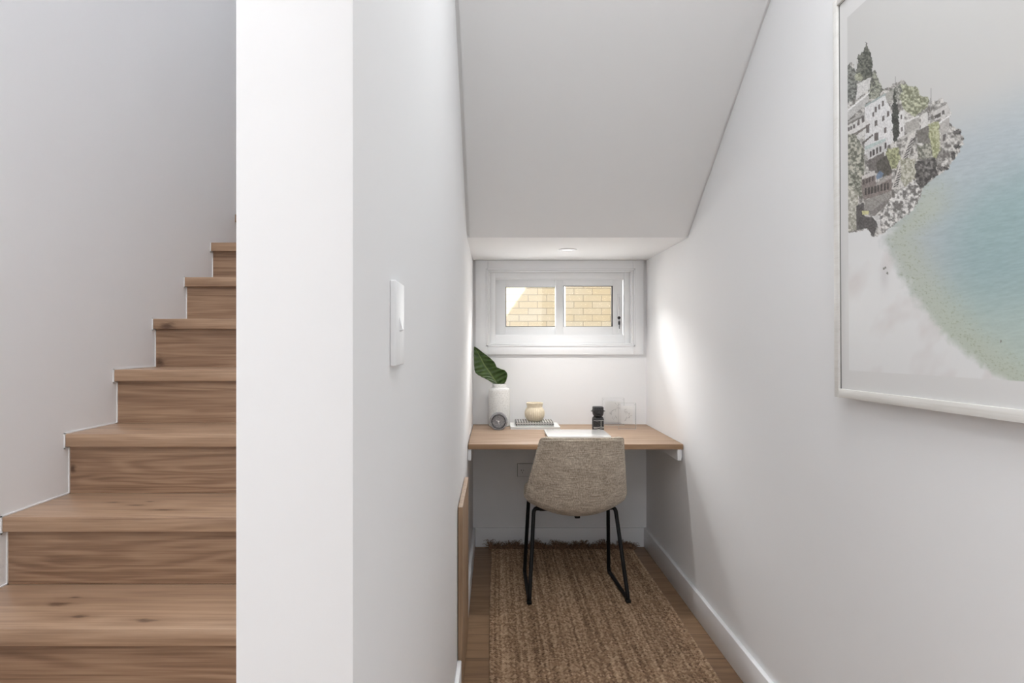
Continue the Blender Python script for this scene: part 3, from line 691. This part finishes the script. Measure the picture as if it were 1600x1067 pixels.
# ------------------------------------------------------------------ framed print on the right wall
AY0, AY1, AZ0, AZ1 = .45, 1.571, 1.087, 2.107
AC = Vector((XR, (AY0+AY1)/2, (AZ0+AZ1)/2)); TILT = math.radians(-.5)
art = thing('framed_picture', 'large white-framed seaside cliff village print on the right wall', 'picture', AC, rot=(TILT, 0, 0))
M['frame_shade'] = paint('painted_frame_shade', srgb(120, 120, 118), .8)  # grey strip painted for the shadow line along the inside of the frame
M['art_frame'] = wood('whitewashed_frame', srgb(240, 239, 236), srgb(234, 232, 228), srgb(222, 219, 213), .5, 'y', (), 30)
hw_, hh = (AY1-AY0)/2, (AZ1-AZ0)/2; fw_ = .019
b = MB()
x0_, x1_ = -.035, -.0005
b.box(x0_, x1_, hw_-fw_, hw_, -hh, hh, .001).box(x0_, x1_, -hw_, -hw_+fw_, -hh, hh, .001)
b.box(x0_, x1_, -hw_+fw_, hw_-fw_, hh-fw_, hh, .001).box(x0_, x1_, -hw_+fw_, hw_-fw_, -hh, -hh+.022, .001)
b.build('frame', M['art_frame'], art, smooth=True)
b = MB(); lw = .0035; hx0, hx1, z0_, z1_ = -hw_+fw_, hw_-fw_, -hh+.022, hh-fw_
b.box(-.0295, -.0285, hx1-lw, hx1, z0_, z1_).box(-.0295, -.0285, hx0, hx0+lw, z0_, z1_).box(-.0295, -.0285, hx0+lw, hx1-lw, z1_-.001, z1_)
b.build('inner_shade_line', M['frame_shade'], art)
def srgb_np(c): c = np.clip(c, 0, 255)/255.; return np.where(c <= .04045, c/12.92, ((c+.055)/1.055)**2.4)
def vnoise(x, y, s, seed, octv=3):
    out = 0; amp = 1; tot = 0
    for k in range(octv):
        r_ = np.random.RandomState(seed+k*17).rand(256, 256); X_ = x/s; Y_ = y/s
        xi = np.floor(X_).astype(int); yi = np.floor(Y_).astype(int); fx = X_-xi; fy = Y_-yi; fx = fx*fx*(3-2*fx); fy = fy*fy*(3-2*fy)
        g_ = lambda i, j: r_[i % 256, j % 256]
        out = out+amp*((g_(xi, yi)*(1-fx)+g_(xi+1, yi)*fx)*(1-fy)+(g_(xi, yi+1)*(1-fx)+g_(xi+1, yi+1)*fx)*fy); tot += amp; amp *= .55; s = s/2.03
    return out/tot
def inpoly(x, y, P_):
    r_ = np.zeros(x.shape, bool); n = len(P_)
    for i in range(n):
        (xa, ya), (xb, yb) = P_[i], P_[(i+1) % n]
        if ya == yb: continue
        c_ = ((ya > y) != (yb > y)) & (x < (xb-xa)*(y-ya)/(yb-ya)+xa); r_ ^= c_
    return r_
na, nb = 640, 610
gy_ = np.linspace(-hw_+fw_, hw_-fw_, na); gz_ = np.linspace(-hh+.022, hh-fw_, nb)
LY, LZ = np.meshgrid(gy_, gz_, indexing='ij')
ct_, st_ = math.cos(TILT), math.sin(TILT)
PLX = -.029
WY = AC.y+LY*ct_-LZ*st_; WZ = AC.z+LY*st_+LZ*ct_; WXx = XR+PLX
U = 773+950*WXx/WY; Vp = 536-950*(WZ-EYE)/WY
x = (U-1300)*3.232; y = (Vp-50)*3.232           # the print's own drawing grid
col = np.zeros(x.shape+(3,))
def lerp(a, b_, t): t = t[..., None]; return a*(1-t)+b_*t
sst = lambda e0, e1, v: (lambda q: q*q*(3-2*q))(np.clip((v-e0)/(e1-e0), 0, 1))
C = lambda *c: np.array(c, float)
col[:] = C(206, 205, 203)
# sea: hazy far away, teal towards the right
d = (x*.45+y)-(560)
col = lerp(col, C(184, 194, 199), sst(0, 420, d))
col = lerp(col, C(160, 184, 186), sst(380, 780, d)*sst(500, 900, x+.1*y))
col = lerp(col, C(186, 201, 194), sst(1150, 1650, y+.0*x))
rip = vnoise(x*.35, y*2.0+x*.35, 14, 5, 4)-.5
col += (rip*22*sst(50, 500, d))[..., None]*C(1, 1, 1)
# shallow green band along the shore
shore = np.interp(y, [700, 760, 900, 1000, 1040, 1200, 1360, 1500, 1620, 1745, 1900], [470, 440, 400, 300, 265, 330, 430, 540, 670, 850, 1080])
sd = x-shore
g1 = np.exp(-((sd-70)/(110+.10*np.clip(y-1000, 0, 900)))**2)*sst(640, 900, y)
col = lerp(col, C(194, 200, 184), np.clip(g1*.72, 0, 1))
speck = vnoise(x, y*1.6, 9, 11, 3)
col = lerp(col, C(140, 150, 120), np.clip((speck-.62)*4, 0, 1)*np.clip(g1, 0, 1)*.8)
# beach
sand = 1-sst(-40, 46, sd+70*(vnoise(x, y, 34, 3)-.5)); sand = sand*(y > 985)
blot = vnoise(x*1.3+y*.5, y, 160, 8, 3)
sc_ = lerp(np.broadcast_to(C(232, 232, 232), col.shape), C(222, 218, 217), np.clip((blot-.5)*3, 0, 1))
col = lerp(col, sc_, sand)
col = lerp(col, C(190, 186, 188), np.exp(-((x-265+.0*y)/22)**2-((y-1235)/60)**2)*.35)
# cliff with village
LAND = [(75,170),(100,150),(125,200),(135,112),(160,95),(168,70),(175,45),(183,72),(188,98),(206,140),(202,200),(215,190),(238,240),(262,290),(300,265),(358,243),(385,270),(430,278),(450,325),(485,325),(490,358),(520,350),(555,335),(582,368),(603,408),(590,455),(622,490),(655,490),(650,520),(672,535),(662,562),(640,612),(602,660),(590,690),(540,720),(505,745),(455,790),(450,830),(400,912),(330,962),(262,1012),(235,1028),(205,1037),(180,992),(120,1008),(75,1012)]
jx = x+9*(vnoise(x, y, 12, 21, 3)-.5)*2; jy = y+9*(vnoise(x, y, 12, 22, 3)-.5)*2
land = inpoly(jx, jy, LAND)
n1 = vnoise(x, y, 16, 31, 4); n2 = vnoise(x*1.6, y*.8, 9, 32, 3)
rock = lerp(np.broadcast_to(C(110, 104, 98), col.shape), C(208, 203, 196), np.clip((n1-.34)*3.4, 0, 1))
col = np.where(land[..., None], rock, col)
def fol(P_, dark, light, seed, s=8, k=3.2, th=.36):
    global col
    m = inpoly(jx, jy, P_) & land; n_ = vnoise(x, y, s, seed, 3)
    c_ = lerp(np.broadcast_to(C(*dark), col.shape), C(*light), np.clip((n_-th)*k, 0, 1)); col = np.where(m[..., None], c_, col)
def poly(P_, c_, noise=6, seed=40):
    global col
    m = inpoly(x, y, P_); cc = np.broadcast_to(C(*c_), col.shape)+((vnoise(x, y, 7, seed, 2)-.5)*2*noise)[..., None]; col = np.where(m[..., None], cc, col)
def el(cx, cy, rx, ry, n=14): return [(cx+rx*math.cos(2*PI*k/n), cy+ry*math.sin(2*PI*k/n)) for k in range(n)]
fol([(70,150),(128,190),(125,330),(95,350),(70,350)], (78,80,74), (150,152,142), 51)
fol([(128,110),(178,30),(212,150),(200,225),(150,250),(120,200)], (62,66,56), (118,120,104), 52)
fol(el(135, 228, 18, 22), (130,132,100), (180,182,150), 53)
fol([(210,185),(265,290),(235,330),(175,350),(190,260)], (84,86,76), (170,172,146), 54)
poly([(130,262),(192,228),(192,285),(120,345)], (206,203,199))
poly([(75,400),(185,318),(188,345),(75,452)], (190,187,183)); poly([(75,395),(190,300),(190,308),(75,407)], (228,226,224))
poly([(75,455),(165,400),(168,430),(75,500)], (168,164,158))
poly([(165,375),(272,315),(303,430),(303,560),(230,600),(165,620)], (214,212,212)); poly([(165,370),(272,308),(274,316),(165,380)], (150,168,166))
poly([(268,318),(358,262),(362,300),(300,340),(280,360)], (168,164,154)); poly([(298,425),(366,392),(366,520),(300,562)], (216,213,210))
fol([(340,330),(350,260),(430,270),(455,320),(490,325),(485,375),(415,430),(365,395)], (118,120,86), (196,198,160), 55, 10)
fol([(275,300),(345,262),(355,300),(330,350),(305,300)], (92,94,84), (176,174,160), 56, 7)
fol([(316,285),(336,400),(340,525),(312,560),(300,430)], (48,50,44), (84,86,76), 57, 6)
poly([(75,468),(168,428),(192,462),(190,500),(110,560),(75,545)], (206,203,199)); poly([(75,500),(150,455),(192,462),(130,520),(75,550)], (214,210,206))
poly([(75,462),(160,420),(163,428),(75,474)], (120,114,108)); poly([(100,520),(190,462),(193,470),(108,532)], (122,112,104)); poly([(150,560),(205,515),(208,522),(156,568)], (100,92,84))
for (wx, wy, ww, wh) in [(258,362,10,26),(238,380,10,26),(220,393,11,28),(208,418,9,22),(283,415,12,28),(260,437,12,26),(222,462,14,28),(350,430,10,24),(353,492,10,22),(269,498,13,28),(224,532,22,40),(85,492,9,20),(97,486,9,18),(112,478,10,20),(134,460,12,26),(157,444,13,30),(180,492,16,40)]:
    poly([(wx-ww/2,wy-wh/2),(wx+ww/2,wy-wh/2-ww*.3),(wx+ww/2,wy+wh/2-ww*.3),(wx-ww/2,wy+wh/2)], (108,98,94), 14)
poly([(170,585),(275,540),(278,600),(180,645)], (200,198,196)); poly([(165,578),(272,535),(270,550),(168,598)], (176,196,192))
for wx, wy in ((195,618),(210,610),(228,600),(245,592),(270,575)): poly([(wx-5,wy-14),(wx+5,wy-18),(wx+5,wy+12),(wx-5,wy+16)], (80,72,70), 10)
poly([(180,650),(262,606),(275,690),(240,720),(185,700)], (112,104,98), 16)
fol([(72,510),(120,520),(165,600),(160,740),(150,830),(72,830)], (96,98,80), (196,192,172), 58, 11); fol([(72,780),(130,800),(125,1000),(72,1010)], (150,146,124), (214,210,196), 59, 10)
fol([(275,595),(335,580),(345,640),(320,690),(275,690)], (120,122,76), (186,188,128), 60, 9)
poly([(222,660),(275,620),(300,690),(300,720),(235,735)], (86,80,70), 20)
poly([(150,728),(215,698),(218,728),(152,748)], (204,196,190)); poly([(150,745),(218,722),(222,775),(300,712),(302,800),(160,850),(150,800)], (134,118,110), 14)
poly([(224,765),(302,718),(302,736),(224,780)], (168,156,148)); poly([(222,728),(240,700),(262,715),(250,735),(226,745)], (96,124,160), 20)
for k in range(8): poly([(165+k*16,790-k*4),(175+k*16,787-k*4),(175+k*16,822-k*4),(165+k*16,825-k*4)], (70,62,58), 8)
for k in range(4): poly([(155+k*15,748-k*6),(165+k*15,744-k*6),(165+k*15,768-k*6),(155+k*15,772-k*6)], (84,72,68), 8)
poly([(162,850),(302,802),(302,850),(200,905),(165,895)], (150,143,136), 20); poly([(190,910),(300,830),(312,842),(212,930)], (128,120,114), 14)
poly([(122,880),(160,860),(165,930),(240,940),(210,1035),(178,990),(124,1000)], (84,78,76), 22); poly([(150,903),(188,903),(184,922),(154,922)], (206,200,120), 6)
poly([(200,930),(250,925),(240,1010),(225,960)], (205,201,198), 16)
# long flight of steps down the cliff
poly([(395,500),(425,500),(370,700),(335,795),(300,795),(345,650)], (206,200,192), 8)
for k in range(40):
    q = k/40; cx_ = 408-92*q**.9; cy_ = 540+250*q; poly([(cx_-9,cy_),(cx_+14,cy_-8),(cx_+14,cy_-4.5),(cx_-9,cy_+3.5)], (88,80,78), 6)
poly([(370,458),(440,430),(442,478),(372,512)], (170,164,156), 10); poly([(366,450),(440,420),(441,428),(368,460)], (214,211,207)); poly([(350,530),(440,478),(442,486),(352,545)], (190,186,178))
poly([(448,420),(482,400),(486,480),(450,500)], (210,206,200), 8); poly([(430,500),(500,465),(500,560),(432,560)], (120,114,106), 20)
fol([(488,470),(540,450),(545,600),(520,650),(500,600)], (146,148,92), (196,198,146), 61, 8); fol([(430,575),(500,560),(510,625),(480,650),(432,640)], (104,104,88), (182,178,160), 62, 9)
fol([(345,640),(420,640),(425,780),(370,800),(345,740)], (150,146,118), (206,202,184), 63, 9); fol([(422,650),(525,630),(530,710),(450,785),(420,760)], (58,54,52), (140,134,128), 64, 14)
poly([(505,402),(582,362),(600,410),(590,420),(520,448)], (196,191,186), 8); poly([(512,392),(578,352),(582,360),(512,402)], (150,144,138), 20); poly([(516,425),(550,407),(550,425),(518,440)], (92,86,82)); poly([(556,400),(568,394),(568,415),(556,420)], (90,84,80))
poly([(546,450),(592,420),(590,500),(575,560),(550,565)], (178,172,166), 10); poly([(558,520),(574,512),(574,545),(558,552)], (96,90,88)); poly([(540,455),(600,415),(603,420),(542,464)], (222,219,216))
for (rx, ry, ra, rb) in ((632,507,22,13),(600,470,12,8),(636,580,22,12),(612,625,12,18),(560,690,28,9),(668,536,7,6),(470,770,30,18),(515,725,18,14)): fol(el(rx, ry, ra, rb), (62,58,56), (120,114,110), 65, 7)
for k in range(9): poly([(560,600+k*6),(570,598+k*6),(570,600.5+k*6),(560,602.5+k*6)], (90,84,82), 4)
fol([(300,830),(420,740),(452,800),(400,915),(330,965),(255,1012),(240,940)], (112,107,102), (224,220,215), 66, 13, 4.2, .38)
for (px_, a_, b2_) in ((126,150,185),(500,285,360),(320,225,262),(498,335,470)): poly([(px_-1.2,a_),(px_+1.2,a_),(px_+1.2,b2_),(px_-1.2,b2_)], (150,148,146), 2)
for (bx_, by_) in ((270,1190),(280,1218),(262,1195),(852,1562)): poly(el(bx_, by_, 5, 6), (130,128,120), 6)
grey = col.mean(-1, keepdims=True); fine = (vnoise(x, y, 5, 91, 2)-.5)*46
col = np.where(land[..., None], grey+(col-grey)*.62+fine[..., None]+8, col)
# white border of the print
bord = (LY > hw_-fw_-.036) | (LZ < -hh+.022+.048) | (LZ > hh-fw_-.05) | (LY < -hw_+fw_+.036)
col = np.where(bord[..., None], np.broadcast_to(C(224, 223, 222), col.shape), col)
Vv = np.stack([np.full(LY.shape, PLX), LY, LZ], -1).reshape(-1, 3); I = np.arange(na*nb).reshape(na, nb)
F = np.stack([I[:-1, :-1], I[:-1, 1:], I[1:, 1:], I[1:, :-1]], -1).reshape(-1, 4)
t = NT('printed_photograph'); at = t.add('ShaderNodeAttribute', attribute_name='print_colour'); t.base(at.outputs['Color']); t.rough(.35); M['print'] = t.m
pr = grid_mesh('print', Vv, F, M['print'], art, smooth=False)
ca = pr.data.attributes.new('print_colour', 'FLOAT_COLOR', 'POINT')
ca.data.foreach_set('color', np.concatenate([srgb_np(col), np.ones(col.shape[:2]+(1,))], -1).astype(np.float32).ravel())
MB().box(PLX, -.004, -hw_+fw_, hw_-fw_, -hh+.022, hh-fw_).build('backing_board', M['paper'], art).location.x = .0005
